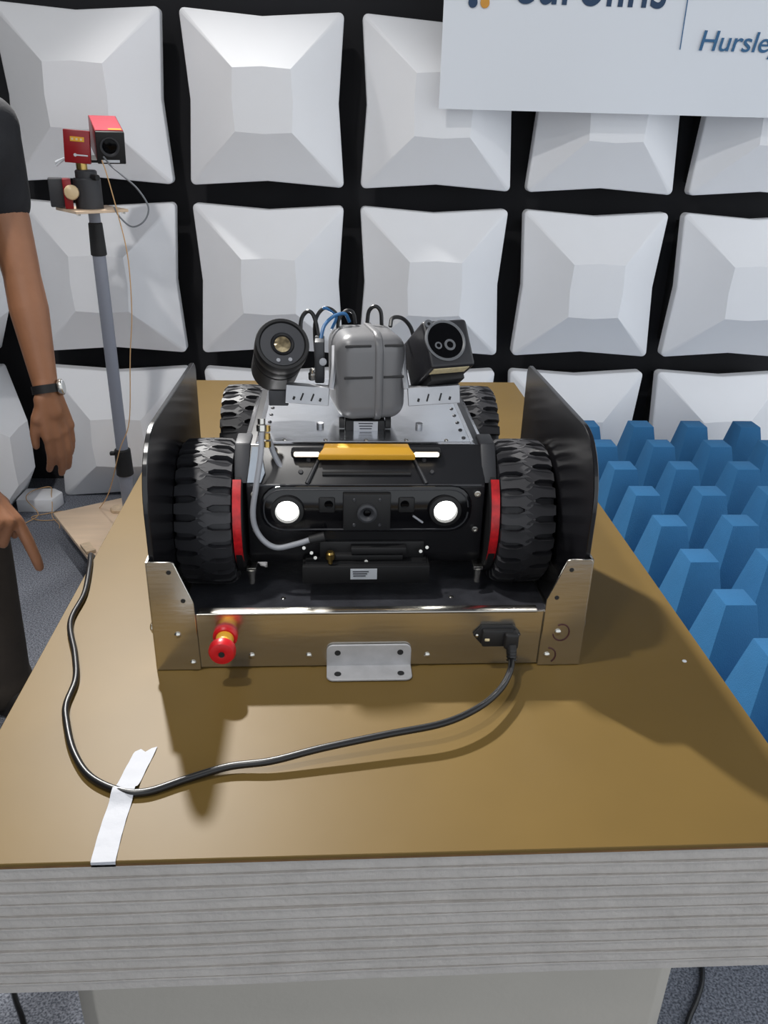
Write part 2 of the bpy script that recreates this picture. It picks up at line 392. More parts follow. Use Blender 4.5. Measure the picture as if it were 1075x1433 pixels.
# bent mounting plate in front
vp = [(-0.078, 0.8015), (0.045, 0.8015)] + [(0.045-0.010+0.010*math.cos(math.radians(a)), 0.830+0.010*math.sin(math.radians(a))) for a in range(0, 91, 15)] + [(-0.078+0.010-0.010*math.sin(math.radians(a)), 0.830+0.010*math.cos(math.radians(a))) for a in range(0, 91, 15)]
mp = MB().prism(vp, 'y', 0.3395, 0.3430, 0.0007, 1)
hp = [(-0.078, 0.342), (0.045, 0.342)] + [(0.045-0.010+0.010*math.cos(math.radians(a)), 0.316-0.010*math.sin(math.radians(a))) for a in range(0, 91, 15)] + [(-0.078+0.010-0.010*math.sin(math.radians(a)), 0.316-0.010*math.cos(math.radians(a))) for a in range(0, 91, 15)]
mp.prism(hp, 'z', 0.8012, 0.8046, 0.0007, 1)
mp = mp.build('mounting_plate', 'alu_pale', dock)
for x in (-0.062, 0.029):
    MB().lathe([(0, 0), (0.0045, 0), (0.0045, 0.0008), (0, 0.0008)], (x, 0.3398, 0.827), (0, -1, 0), 14).build('hole', 'matte_black', mp)
    MB().lathe([(0, 0), (0.0050, 0), (0.0050, 0.0010), (0, 0.0010)], (x, 0.319, 0.8045), (0, 0, 1), 14).build('hole', 'matte_black', mp)
# emergency stop
es = MB().lathe([(0, 0), (0.0175, 0), (0.0175, 0.006), (0.015, 0.009), (0, 0.009)], (-0.2215, 0.344, 0.857), (0, -1, 0), 28).build('stop_button', 'red', dock)
MB().lathe([(0, 0), (0.0125, 0), (0.0125, 0.024), (0, 0.024)], (-0.2215, 0.336, 0.857), (0, -1, 0), 28).build('yellow_collar', 'yellow', es)
MB().lathe([(0, 0), (0.015, 0), (0.0185, 0.004), (0.019, 0.012), (0.0165, 0.017), (0.010, 0.0185), (0.005, 0.018), (0, 0.0165)], (-0.2215, 0.314, 0.857), (0, -1, 0), 32).build('mushroom_head', 'red', es)
MB().lathe([(0, 0), (0.0042, 0), (0.0042, 0.0022), (0, 0.0022)], (-0.2215, 0.2970, 0.857), (0, -1, 0), 16).build('key_hole', 'matte_black', es)
# mains inlet
hexp = [(0.134, 0.855), (0.146, 0.870), (0.192, 0.870), (0.204, 0.855), (0.192, 0.840), (0.146, 0.840)]
inl = MB().prism(hexp, 'y', 0.3385, 0.344, 0.001, 2)
inl.box((0.169, 0.335, 0.854), (0.046, 0.010, 0.028), 0.003, 2)
inl = inl.build('mains_inlet', 'matte_black', dock)
for x in (0.1395, 0.1985): screw(x, 0.3385, 0.855, (0, -1, 0), 0.003, inl)
MB().box((0.153, 0.3298, 0.853), (0.007, 0.002, 0.004), 0.0008, 2).build('fuse_catch', 'cream_label', inl)

# ------------------------------------------------------------------ power cord and tape
cord = thing('power_cord', (0.0, 0.2, 0.8), 'black mains power cord looping across the table from tray to edge', 'power cord')
path = [(0.1885, 0.326, 0.842), (0.1885, 0.318, 0.829), (0.180, 0.287, 0.829), (0.159, 0.249, 0.827), (0.123, 0.210, 0.828), (0.072, 0.181, 0.827), (-0.002, 0.165, 0.824), (-0.083, 0.148, 0.819), (-0.144, 0.134, 0.813), (-0.196, 0.13, 0.809), (-0.245, 0.114, 0.8055), (-0.287, 0.0955, 0.805),
        (-0.321, 0.099, 0.805), (-0.361, 0.124, 0.805), (-0.392, 0.168, 0.805), (-0.416, 0.223, 0.805), (-0.427, 0.26, 0.805), (-0.430, 0.315, 0.805), (-0.448, 0.376, 0.805), (-0.479, 0.463, 0.805), (-0.481, 0.55, 0.805), (-0.497, 0.645, 0.806), (-0.510, 0.70, 0.797), (-0.514, 0.735, 0.74), (-0.520, 0.76, 0.55), (-0.525, 0.78, 0.20), (-0.53, 0.83, 0.02), (-0.535, 0.92, 0.006), (-0.54, 1.1, 0.006), (-0.545, 1.5, 0.006)]
MB().tube(path, 0.0047, 12, 8).build('cable', 'cable_black', cord)
pl = MB().box((0.1875, 0.330, 0.853), (0.021, 0.016, 0.026), 0.004, 3)
pl.cyl((0.1885, 0.328, 0.846), (0.1885, 0.317, 0.826), 0.0085, 0.0062, 16)
pl.build('plug', 'matte_black', cord)
for k in range(4):
    MB().lathe([(0.0055, 0), (0.0078, 0.0004), (0.0078, 0.002), (0.0055, 0.0024)], (0.1885, 0.3245-0.0022*k, 0.8395-0.004*k), (0, -0.48, -0.88), 14).build('strain_relief', 'cable_black', cord)
b = bmesh.new(); rows = []; n = 24
for i in range(n+1):
    u = i/n; y = 0.172-0.174*u; cx = -0.304-0.010*u-0.012*math.sin(u*math.pi)*0.5
    z = 0.8008+0.0095*math.exp(-((y-0.0975)/0.0085)**2)+0.0004*math.sin(i*1.7); row = []
    for k in range(5):
        s_ = (k/4-0.5); dy = 0.010*(s_)*1.0 if i == 0 else 0.0
        row.append(b.verts.new((cx+s_*0.026, y+(0.006*s_+0.004*math.sin(k*2.2) if i == 0 else 0.0006*s_), z)))
    rows.append(row)
for zdrop in (0.0035, 0.0065):
    rows.append([b.verts.new((v.co.x, -0.0022, 0.8008-zdrop)) for v in rows[-1]])
for A, B in zip(rows, rows[1:]):
    for k in range(4): b.faces.new((A[k], A[k+1], B[k+1], B[k]))
bmesh.ops.recalc_face_normals(b, faces=b.faces)
if b.faces[10].normal.z < 0: bmesh.ops.reverse_faces(b, faces=b.faces)
g = bmesh.ops.extrude_face_region(b, geom=b.faces[:]); bmesh.ops.translate(b, vec=(0, 0, 0.0005), verts=[v for v in g['geom'] if isinstance(v, bmesh.types.BMVert)])
bmesh.ops.recalc_face_normals(b, faces=b.faces)
q_ = MB(); q_.bm.free(); q_.bm = b
q_.build('adhesive_tape', 'tape', ang=60, label='strip of white tape holding the black cord to the table', category='tape')
MB().lathe([(0, 0), (0.0035, 0), (0.003, 0.001), (0, 0.0016)], (0.4600, 0.345, 0.8001), (0, 0, 1), 10).build('paint_fleck', 'label', label='tiny white fleck near the right table edge', category='fleck')

# ------------------------------------------------------------------ robot
C = -0.015
rob = thing('robot', (C, 0.75, 0.81), 'four-wheeled black inspection robot with glowing headlights in the tray', 'robot')
prof = [(0.550, 0.862), (0.537, 0.885), (0.535, 1.006), (0.585, 1.056), (0.94, 1.056), (0.965, 1.03), (0.965, 0.90), (0.94, 0.862)]
MB().prism(prof, 'x', C-0.189, C+0.189, 0.003, 2).build('chassis', 'body_black', rob)
MB().box((C, 0.7645, 1.0585), (0.338, 0.355, 0.005), 0.001, 1).build('top_plate', 'alu_top', rob)
for s in (-1, 1):
    MB().prism([(C+s*0.1685, 1.061), (C+s*0.199, 1.043), (C+s*0.199, 1.039), (C+s*0.1685, 1.056)], 'y', 0.590, 0.935).build('side_strip', 'alu_top', rob)
    for i in range(9): screw(C+s*0.160, 0.605+0.038*i, 1.061, (0, 0, 1), 0.0035, rob, 'mid_black')
    capp = [(0.540, 1.008), (0.582, 1.060), (0.630, 1.060), (0.630, 1.045), (0.575, 1.0)]
    MB().prism(capp, 'x', C+s*0.184, C+s*0.2085, 0.003, 2).build('corner_cap', 'mid_black', rob)
for i in range(5): screw(C-0.13+0.065*i, 0.593, 1.061, (0, 0, 1), 0.0035, rob)
# wheels
RW = 0.1215
def tyre_base():
    return MB().lathe([(0.055, -0.040), (0.075, -0.0435), (0.098, -0.0435), (0.106, -0.041), (0.1105, -0.035), (0.112, 0), (0.1105, 0.035), (0.106, 0.041), (0.098, 0.0435), (0.075, 0.0435), (0.055, 0.040)], (0, 0, 0), (1, 0, 0), 52)
def tread():
    b = bmesh.new(); N = 26; p = 2*math.pi/N
    def P(x, th, r): return (x, r*math.sin(th), r*math.cos(th))
    for sd in (-1, 1):
        for i in range(N):
            t0 = (i+(0.5 if sd > 0 else 0))*p
            poly = [(0.043, -0.28), (0.043, 0.28), (0.035, 0.30), (0.017, 0.30), (0.004, 0.495), (-0.0035, 0.32), (-0.009, 0.0), (-0.0035, -0.32), (0.004, -0.495), (0.017, -0.30), (0.035, -0.30)]
            tops = []; bots = []
            for x, f in poly:
                drop = 0.0 if x < 0.03 else (0.0012 if x < 0.038 else 0.008)
                tops.append(b.verts.new(P(sd*x, t0+f*p, RW-drop))); bots.append(b.verts.new(P(sd*x*(1.0), t0+f*p*1.06, 0.1085-drop)))
            n = len(poly)
            b.faces.new(tops)
            for k in range(n): b.faces.new((tops[k], tops[(k+1) % n], bots[(k+1) % n], bots[k]))
    bmesh.ops.recalc_face_normals(b, faces=b.faces)
    q = MB(); q.bm.free(); q.bm = b; return q
WX, WZ = 0.2535, 0.8105+RW
wl = tyre_base().build('wheel', 'rubber', None)
trd = tread().build('tread', 'rubber', wl, ang=20)
MB().lathe([(0, -0.030), (0.056, -0.032), (0.060, -0.036), (0.060, 0.036), (0.056, 0.032), (0.02, 0.020), (0, 0.020)], (0, 0, 0), (1, 0, 0), 32).build('rim', 'mid_black', wl)
wl.parent = rob
first = True
for wy in (0.602, 0.912):
    for s in (-1, 1):
        if first: o = wl; first = False
        else: o = copy_tree(wl, None, rob)
        if wy > 0.7: o.scale = (0.9, 1, 1)
        o.location = Vector((C+s*(WX if wy < 0.7 else 0.2265), wy, WZ)) - ORG[rob]; o.rotation_euler = (random.uniform(0, .2), 0, 0)
# inner fender discs with red reflective tape
for s in (-1, 1):
    for wy in (0.602, 0.912):
        fd = MB().lathe([(0, 0), (0.098, 0), (0.101, 0.003), (0.101, 0.0125), (0.098, 0.0145), (0, 0.0145)], (C+s*(0.1945 if wy < 0.7 else 0.172), wy, WZ), (s, 0, 0), 48).build('fender', 'matte_black', rob)
        if wy > 0.7: continue
        b = bmesh.new(); prev = None
        for i in range(21):
            a = math.radians(-47+94*i/20); ring = []
            for x, r in ((0.1955, 0.1015), (0.1955, 0.1045), (0.2085, 0.1045), (0.2085, 0.1015)):
                ring.append(b.verts.new((C+s*x, wy-r*math.cos(a), WZ+0.010+r*math.sin(a))))
            if prev:
                for k in range(4): b.faces.new((prev[k], prev[(k+1) % 4], ring[(k+1) % 4], ring[k]))
            else: b.faces.new(ring)
            prev = ring
        b.faces.new(prev); bmesh.ops.recalc_face_normals(b, faces=b.faces)
        q_ = MB(); q_.bm.free(); q_.bm = b; q_.build('reflective_tape', 'red_tape', fd)
# front lens panel with headlights and camera
def rrect(w, h, r, n=5):
    pts = []
    for cx, cz, a in ((w-r, h-r, 0), (-w+r, h-r, 90), (-w+r, -h+r, 180), (w-r, -h+r, 270)): pts += arc(cx, cz, r, a, a+90, n)
    return pts
lp = MB().prism([(C+u, 0.968+v) for u, v in rrect(0.168, 0.040, 0.034)], 'y', 0.5275, 0.536, 0.002, 2).build('lens_panel', 'lens_panel', rob)
MB().tube([(C+u*1.0, 0.5275, 0.968+v) for u, v in rrect(0.162, 0.0345, 0.030)], 0.0013, 6, 1).build('panel_bead', 'mid_black', lp)
for s in (-1, 1):
    hl = MB().lathe([(0.0175, 0), (0.0255, 0), (0.0255, 0.007), (0.0190, 0.009), (0.0175, 0.003)], (C+s*0.125, 0.5275, 0.968), (0, -1, 0), 32).build('headlight', 'matte_black', rob)
    MB().lathe([(0.0170, 0), (0.0170, 0.003), (0.012, 0.0058), (0.007, 0.0072), (0, 0.0078)], (C+s*0.125, 0.5275, 0.968), (0, -1, 0), 28).build('bulb', 'headlight', hl)
    sb = MB().box((C+s*0.063, 0.5265, 0.977), (0.026, 0.006, 0.026), 0.003, 2).build('sensor', 'matte_black', rob)
    MB().lathe([(0, 0), (0.007, 0), (0.006, 0.002), (0, 0.001)], (C+s*0.060, 0.5235, 0.979), (0, -1, 0), 18).build('sensor_lens', 'glass_black', sb)
    for z in (0.993, 0.930):
        MB().lathe([(0, 0), (0.0055, 0), (0.0052, 0.003), (0.003, 0.0032), (0.003, 0.001), (0, 0.001)], (C+s*0.1765, 0.535, z), (0, -1, 0), 16).build('screw', 'steel', rob)
    MB().tube([(C+s*0.155, 0.535, 0.990), (C+s*0.152, 0.530, 0.996)], 0.004, 8, 1).build('latch', 'mid_black', rob)
fc = MB().box((C, 0.523, 0.968), (0.075, 0.012, 0.062), 0.002, 2).build('front_camera', 'matte_black', rob)
MB().lathe([(0, 0.002), (0.006, 0.002), (0.008, 0.005), (0.012, 0.007), (0.0155, 0.006), (0.0155, 0)], (C, 0.517, 0.968), (0, -1, 0), 28).build('lens_barrel', 'mid_black', fc)
MB().ball((C, 0.5165, 0.968), 0.0068, (1, 0.5, 1), 16).build('lens_glass', 'glass_black', fc)
for dx in (-0.028, 0.028):
    for dz in (-0.024, 0.024):
        MB().lathe([(0, 0), (0.003, 0), (0.002, 0.0015), (0, 0.0015)], (C+dx*0.72, 0.517, 0.968+dz*0.9), (0, -1, 0), 10).build('screw', 'mid_black', fc)
MB().tube([(C+0.074, 0.5255, 0.958), (C+0.090, 0.5255, 0.946)], 0.0018, 8, 1).build('metal_pin', 'conduit', rob)
# sloping upper facet: handle recess frame, yellow bumper, light bars
def fac(x, s_, off): return (C+x, 0.535+0.05*s_-0.707*off, 1.006+0.05*s_+0.707*off)
hf = MB().tube([fac(-0.094, 0.04, 0.003), fac(-0.074, 0.70, 0.003), fac(0.074, 0.70, 0.003), fac(0.094, 0.04, 0.003)], 0.0034, 8, 1).build('grab_frame', 'mid_black', rob)
MB().tube([fac(-0.07, 0.28, 0.002), fac(0.07, 0.28, 0.002)], 0.0035, 8, 1).build('grab_bar', 'matte_black', hf)
for s in (-1, 1):
    for x, q in ((0.092, 0.62), (0.104, 0.33)): MB().lathe([(0, 0), (0.004, 0), (0.003, 0.002), (0, 0.002)], fac(s*x, q, 0.001), (0, -1, 1), 12).build('screw', 'mid_black', rob)
MB().tube([(C-0.182, 0.5345, 1.007), (C+0.182, 0.5345, 1.007)], 0.0022, 8, 1).build('panel_seam', 'mid_black', rob)
by = MB(); b = bmesh.new()
cs = [(0.556, 1.041), (0.551, 1.044), (0.549, 1.053), (0.556, 1.0625), (0.574, 1.0625), (0.574, 1.041)]
def ringx(xs): return [b.verts.new((C+x, y, z)) for (y, z), x in zip(cs, xs)]
A = ringx([-0.0755, -0.0765, -0.0765, -0.067, -0.066, -0.0755]); B = ringx([0.0755, 0.0765, 0.0765, 0.067, 0.066, 0.0755])
for i in range(6): b.faces.new((A[i], A[(i+1) % 6], B[(i+1) % 6], B[i]))
b.faces.new(A); b.faces.new(B); bmesh.ops.recalc_face_normals(b, faces=b.faces)
bmesh.ops.bevel(b, geom=b.edges[:], offset=0.0012, segments=2, profile=0.5, affect='EDGES')
by.bm.free(); by.bm = b; by.build('bumper_handle', 'yellow', rob)
bar = MB().box((C, 0.566, 1.050), (0.238, 0.020, 0.013), 0.004, 3).build('light_housing', 'matte_black', rob)
for s in (-1, 1):
    MB().box((C+s*0.0945, 0.5555, 1.051), (0.040, 0.006, 0.0075), 0.0028, 3).build('light_bar', 'lightbar', rob)
# gloss reflection at the left of the sloping facet, built as a pale plate
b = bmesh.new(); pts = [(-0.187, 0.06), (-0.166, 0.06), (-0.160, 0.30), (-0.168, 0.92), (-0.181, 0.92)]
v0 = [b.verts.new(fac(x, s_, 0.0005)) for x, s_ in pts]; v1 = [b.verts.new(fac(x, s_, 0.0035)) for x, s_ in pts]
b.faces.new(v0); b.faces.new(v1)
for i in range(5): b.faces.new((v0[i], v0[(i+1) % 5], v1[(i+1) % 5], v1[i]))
bmesh.ops.recalc_face_normals(b, faces=b.faces); q_ = MB(); q_.bm.free(); q_.bm = b; q_.build('reflection_patch', 'pale', rob, label='pale grey painted reflection on the left facet')
# charging box below
cb = MB().box((C, 0.533, 0.8605), (0.206, 0.05, 0.032), 0.0015, 2)
cb.box((C, 0.536, 0.878), (0.196, 0.040, 0.004)); cb = cb.build('charging_box', 'matte_black', rob)
lb = MB().box((C-0.004, 0.5075, 0.8625), (0.043, 0.0012, 0.019)).build('label', 'label', cb, label='small white printed label')
for k in range(3): MB().box((C-0.009-0.001*k, 0.5066, 0.8675-0.004*k), (0.026-0.003*k, 0.0006, 0.0016)).build('print_line', 'ink', cb)
MB().box((C, 0.529, 0.886), (0.12, 0.02, 0.010), 0.002).box((C+0.02, 0.526, 0.9), (0.09, 0.022, 0.012), 0.002).box((C+0.01, 0.540, 0.895), (0.17, 0.02, 0.03), 0.002).build('contact_rail', 'matte_black', rob)
MB().lathe([(0, 0), (0.004, 0), (0.004, 0.008), (0.0075, 0.009), (0.0075, 0.018), (0.005, 0.021), (0, 0.021)], (C-0.058, 0.515, 0.879), (0, 0, 1), 16).build('brass_stud', 'brass', rob)
for x, z in ((-0.100, 0.905), (-0.088, 0.896), (-0.082, 0.887), (0.088, 0.898), (0.098, 0.905), (0.0, 0.880)):
    MB().lathe([(0, 0), (0.0036, 0), (0.0028, 0.0022), (0, 0.0022)], (C+x, 0.519, z), (0, -1, 0.3), 12).build('screw', 'steel', rob)
for s in (-1, 1):
    ft = MB().cyl((C+s*0.186, 0.530, 0.860), (C+s*0.186, 0.530, 0.835), 0.007, 0.005, 14)
    ft.box((C+s*0.186, 0.540, 0.862), (0.016, 0.03, 0.006), 0.001).build('guide_pin', 'steel', rob)
# grey conduit with brass gland on the left corner
cd_ = MB().tube([(-0.1775, 0.548, 1.090), (-0.179, 0.535, 1.058), (-0.187, 0.523, 1.010), (-0.1935, 0.520, 0.968), (-0.190, 0.520, 0.938), (-0.176, 0.518, 0.916), (-0.156, 0.516, 0.907), (-0.127, 0.515, 0.914), (-0.106, 0.515, 0.921)], 0.0046, 12, 8).build('conduit', 'conduit', rob)
MB().tube([(-0.173, 0.572, 1.085), (-0.160, 0.566, 1.045), (-0.139, 0.556, 1.008)], 0.0045, 10, 6).build('conduit_branch', 'conduit', cd_)
MB().cyl((-0.106, 0.515, 0.921), (-0.082, 0.517, 0.926), 0.007, 0.008, 14).build('end_boot', 'matte_black', cd_)
MB().lathe([(0, 0), (0.006, 0), (0.006, 0.006), (0.008, 0.007), (0.008, 0.016), (0.006, 0.018), (0.006, 0.026), (0, 0.026)], (-0.1775, 0.549, 1.084), (0, 0.3, 1), 12).build('steel_gland', 'steel', cd_)
for k in range(3): MB().cyl((-0.170, 0.558, 1.062+0.013*k), (-0.170, 0.5595, 1.071+0.013*k), 0.0055-0.0006*(k % 2), seg=6).build('brass_gland', 'brass', cd_)

# ------------------------------------------------------------------ pan-tilt sensor head on the robot
HC = Vector((C+0.002, 0.700, 1.1455)); HR = Matrix.Translation(HC) @ Matrix.Rotation(math.radians(8), 4, 'Z') @ Matrix.Rotation(math.radians(-3), 4, 'X')
hd = MB().box((0, 0, 0), (0.114, 0.135, 0.140), 0.027, 7, mtx=HR).build('sensor_head', 'grey_housing', rob, ang=50)
rb = MB().box((0.009, 0, 0), (0.013, 0.141, 0.157), 0.0055, 3, mtx=HR)
rb.box((0, 0, 0), (0.0115, 0.1355, 0.1505), 0.004, 2, mtx=HR @ Matrix.Translation((0.009, 0, 0)))
b2 = bmesh.new(); prof_r = rrect(0.0705, 0.0735, 0.031, 6); prof_i = rrect(0.062, 0.070, 0.024, 6); n = len(prof_r)
rb = MB(); q_ = []
for x in (-0.0065, -0.0045, 0.0045, 0.0065):
    k = 0.0 if abs(x) < 0.005 else 0.002
    q_.append([b2.verts.new((0.010+x, u*(1-k*14), v*(1-k*14))) for u, v in prof_r])
for A, B in zip(q_, q_[1:]):
    for i in range(n): b2.faces.new((A[i], A[(i+1) % n], B[(i+1) % n], B[i]))
b2.faces.new(q_[0]); b2.faces.new(q_[-1]); bmesh.ops.recalc_face_normals(b2, faces=b2.faces)
rb._merge(b2, HR); rb.build('centre_rib', 'grey_housing', hd, ang=50)
for z, w_, y in ((0.004, 0.036, -0.0672), (0.054, 0.034, -0.0652)):
    for s in (-1, 1):
        wx = -0.0235 if s < 0 else 0.034
        ln = 0.047 if s < 0 else 0.034
        MB().box((wx, y, z), (ln*(1 if z < 0.03 else 0.9), 0.0022, 0.0046), 0.001, 1, mtx=HR).build('groove', 'groove', hd)
hb = MB().box((C, 0.690, 1.069), (0.066, 0.10, 0.018), 0.003, 2)
for s in (-1, 1): hb.cyl((C+s*0.034, 0.648, 1.072), (C+s*0.043, 0.648, 1.072), 0.0095, seg=16)
hb = hb.build('head_base', 'matte_black', rob)
MB().box((C+0.001, 0.6392, 1.069), (0.040, 0.0014, 0.016)).build('rating_plate', 'alu_dull', hb)
for k in range(3): MB().box((C+0.001, 0.6383, 1.0735-0.0045*k), (0.024-0.002*k, 0.0006, 0.0016)).build('print_line', 'ink', hb)
# round camera, left
a = Vector((0.17, -0.80, 0.55)).normalized(); F = Vector((-0.147, 0.640, 1.205))
rc = MB().lathe([(0, -0.128), (0.036, -0.128), (0.040, -0.123), (0.041, -0.060), (0.0395, -0.058), (0.0395, -0.054), (0.0415, -0.052), (0.0425, -0.036), (0.041, -0.032), (0.041, -0.027), (0.0430, -0.024), (0.0430, -0.004), (0.0415, 0.0), (0.0372, 0.0), (0.0355, -0.0035), (0, -0.0035)], F, a, 44).build('round_camera', 'matte_black', rob)
MB().lathe([(0.018, 0), (0.0348, 0), (0.0348, 0.0012), (0.019, 0.0016)], F-a*0.0035, a, 40).build('face_ring', 'mid_black', rc)
MB().lathe([(0, 0), (0.0175, 0), (0.0175, 0.0024), (0.0145, 0.0018), (0.0135, -0.002), (0, -0.002)], F-a*0.0030, a, 32).build('lens_barrel', 'plate_black', rc)
MB().lathe([(0, 0.003), (0.006, 0.0025), (0.0136, 0.0), (0, -0.001)], F-a*0.0032, a, 24).build('lens_glass', 'glass_gold', rc)
rt = a.cross(Vector((0, 0, 1))).normalized(); upv = rt.cross(a)
for s in (-1, 1): MB().lathe([(0, 0), (0.0034, 0), (0.003, 0.0012), (0, 0.0012)], F+rt*s*0.0095-upv*0.026-a*0.002, a, 14).build('sensor_dot', 'conduit', rc)
# square camera, right
a = Vector((0.25, -0.80, 0.60)).normalized(); F = Vector((0.117, 0.640, 1.209))
rt = Vector((0, 0, 1)).cross(-a).normalized(); rt = (-a).cross(Vector((0, 0, 1))).normalized() * -1 if False else a.cross(Vector((0, 0, 1))).normalized(); upv = rt.cross(a)
MR = Matrix((( -rt.x, a.x, upv.x), (-rt.y, a.y, upv.y), (-rt.z, a.z, upv.z))).to_4x4(); MR.translation = F
MR = Matrix(((rt.x, -a.x, upv.x), (rt.y, -a.y, upv.y), (rt.z, -a.z, upv.z))).to_4x4(); MR.translation = F
sc_ = MB().box((0, 0.050, 0), (0.078, 0.100, 0.080), 0.006, 3, mtx=MR).build('square_camera', 'cam_black', rob)
ring_c = MR @ Vector((0.006, 0, 0.004))
MB().lathe([(0.030, -0.001), (0.0345, -0.001), (0.0345, 0.002), (0.0325, 0.003), (0.030, 0.0015)], ring_c, a, 40).build('window_ring', 'ring_grey', sc_)
MB().lathe([(0, 0), (0.0302, 0), (0.0302, 0.0012), (0, 0.0012)], ring_c, a, 36).build('window_glass', 'glass_black', sc_)
for dx, dz, r in ((-0.006, -0.008, 0.0095), (0.014, -0.008, 0.006)):
    MB().lathe([(r*0.6, 0), (r, 0), (r, 0.0012), (r*0.6, 0.0016)], MR @ Vector((0.006+dx, -0.0012, 0.004+dz)), a, 22).build('inner_lens', 'ring_grey', sc_)
MB().lathe([(0.003, 0), (0.007, 0), (0.007, 0.0025), (0.003, 0.0025)], MR @ Vector((0.029, 0, 0.033)), a, 16).build('ear', 'ring_grey', sc_)
MB().box((0.002, 0.016, -0.0403), (0.062, 0.022, 0.001), mtx=MR).build('label', 'cream_label', sc_, label='cream label on the underside')
MB().box((0, 0.060, -0.045), (0.060, 0.06, 0.012), 0.002, mtx=MR).build('foot', 'matte_black', sc_)
# L-shaped bracket arms with slots
for s in (-1, 1):
    x0, x1 = (-0.145, -0.074) if s < 0 else (0.054, 0.140)
    zc = 1.121 if s < 0 else 1.122
    T = Matrix.Translation(((x0+x1)/2, 0.640, zc)) @ Matrix.Rotation(math.radians(-12), 4, 'X') @ Matrix.Rotation(math.radians(-4*s), 4, 'Y')
    ln = x1-x0
    bb = MB().box((0, 0, 0), (ln, 0.004, 0.030), 0.001, 1, mtx=T)
    bb.box((0, 0.022, 0.0135), (ln, 0.044, 0.004), 0.001, 1, mtx=T)
    bb = bb.build('bracket_arm', 'alu_dull', rob)
    xi = x1+0.003 if s < 0 else x0-0.003
    MB().tube([(xi-s*-0.0, 0.642, zc+0.010), (xi-s*0.004, 0.655, zc+0.040), (xi-s*0.005, 0.675, zc+0.072)], 0.0055, 8, 5).build('bracket_post', 'alu_dull', bb)
    for k, w_ in ((-0.30, 0.005), (-0.12, 0.004), (0.12, 0.004), (0.30, 0.005)):
        MB().box((k*ln, -0.0016, -0.003 if abs(k) < .2 else -0.006), (w_, 0.0016, 0.014 if abs(k) < .2 else 0.007), 0.001, 1, rot=(0, math.radians(18), 0), mtx=T).build('slot', 'matte_black', bb)
    MB().cyl(((x0+x1)/2+s*-0.02, 0.66, 1.061), ((x0+x1)/2+s*-0.02, 0.66, 1.067), 0.006, seg=14).build('standoff', 'alu_dull', rob)
MB().box((-0.157, 0.655, 1.112), (0.032, 0.01, 0.026), 0.002).build('camera_foot', 'mid_black', rob)
MB().box((-0.090, 0.700, 1.165), (0.016, 0.05, 0.07), 0.003).build('connector_block', 'mid_black', rob)
MB().lathe([(0, 0), (0.006, 0), (0.006, 0.01), (0.004, 0.012), (0.004, 0.018), (0, 0.018)], (-0.102, 0.662, 1.142), (0, -0.3, 1), 12).build('plug_nut', 'steel', rob)
MB().lathe([(0, 0), (0.006, 0), (0.006, 0.01), (0, 0.012)], (-0.084, 0.665, 1.170), (0, -1, 0.2), 12).build('plug_nut', 'conduit', rob)
for pts, r, m_ in (
    ([(-0.118, 0.72, 1.165), (-0.122, 0.735, 1.225), (-0.112, 0.74, 1.252), (-0.100, 0.735, 1.245), (-0.092, 0.72, 1.20), (-0.090, 0.70, 1.16)], 0.0035, 'cable_black'),
    ([(-0.096, 0.72, 1.16), (-0.098, 0.735, 1.225), (-0.086, 0.74, 1.258), (-0.070, 0.74, 1.258), (-0.055, 0.745, 1.235)], 0.0032, 'cable_black'),
    ([(-0.088, 0.70, 1.200), (-0.082, 0.715, 1.228), (-0.066, 0.73, 1.246), (-0.048, 0.735, 1.250), (-0.040, 0.74, 1.23)], 0.0030, 'cable_blue'),
    ([(-0.084, 0.735, 1.263), (-0.074, 0.738, 1.258), (-0.062, 0.74, 1.242), (-0.070, 0.73, 1.215)], 0.0026, 'cable_blue'),
    ([(-0.060, 0.73, 1.20), (-0.058, 0.74, 1.235), (-0.046, 0.745, 1.254), (-0.034, 0.745, 1.250), (-0.030, 0.745, 1.225)], 0.0030, 'cable_black'),
    ([(-0.010, 0.745, 1.22), (-0.007, 0.75, 1.252), (0.003, 0.75, 1.264), (0.013, 0.75, 1.252), (0.015, 0.745, 1.22)], 0.0034, 'cable_black'),
    ([(0.028, 0.72, 1.226), (0.032, 0.73, 1.243), (0.048, 0.73, 1.243), (0.062, 0.72, 1.225), (0.070, 0.71, 1.19)], 0.0034, 'cable_black'),
    ([(0.070, 0.70, 1.18), (0.076, 0.685, 1.165), (0.088, 0.68, 1.15)], 0.0045, 'cable_black')):
    MB().tube([(x, y, z if z < 1.19 else 1.19+(z-1.19)*0.72) for x, y, z in pts], r, 8, 6).build('cable', m_, rob)

# ------------------------------------------------------------------ camera stand at the back left
px_, py_ = -0.850, 2.25
st = thing('equipment_stand', (px_, py_, 0), 'grey telescopic pole stand on square plywood base beside the table', 'stand')
u = Vector((0.85, 0.53, 0)).normalized(); ang = math.atan2(u.y, u.x)
cc = Vector((-1.173, 2.345, 0))+u*0.27+Vector((u.y, -u.x, 0))*0.27
BM_ = Matrix.Translation((cc.x, cc.y, 0)) @ Matrix.Rotation(ang, 4, 'Z')
MB().box((0, 0, 0.100), (0.54, 0.54, 0.014), 0.001, 1, mtx=BM_).build('base_board', 'plywood', st)
MB().box((0, 0, 0.055), (0.44, 0.44, 0.076), 0.004, 1, mtx=BM_).build('base_frame', 'matte_black', st)
for sx in (-1, 1):
    for sy in (-1, 1):
        MB().cyl(BM_ @ Vector((sx*0.17, sy*0.17-0.01, 0.0185)), BM_ @ Vector((sx*0.17, sy*0.17+0.01, 0.0185)), 0.018, seg=16).build('castor', 'matte_black', st)
MB().box((-0.250, -0.11, 0.113), (0.034, 0.075, 0.012), 0.001, mtx=BM_).build('edge_cleat', 'ply_edge', st)
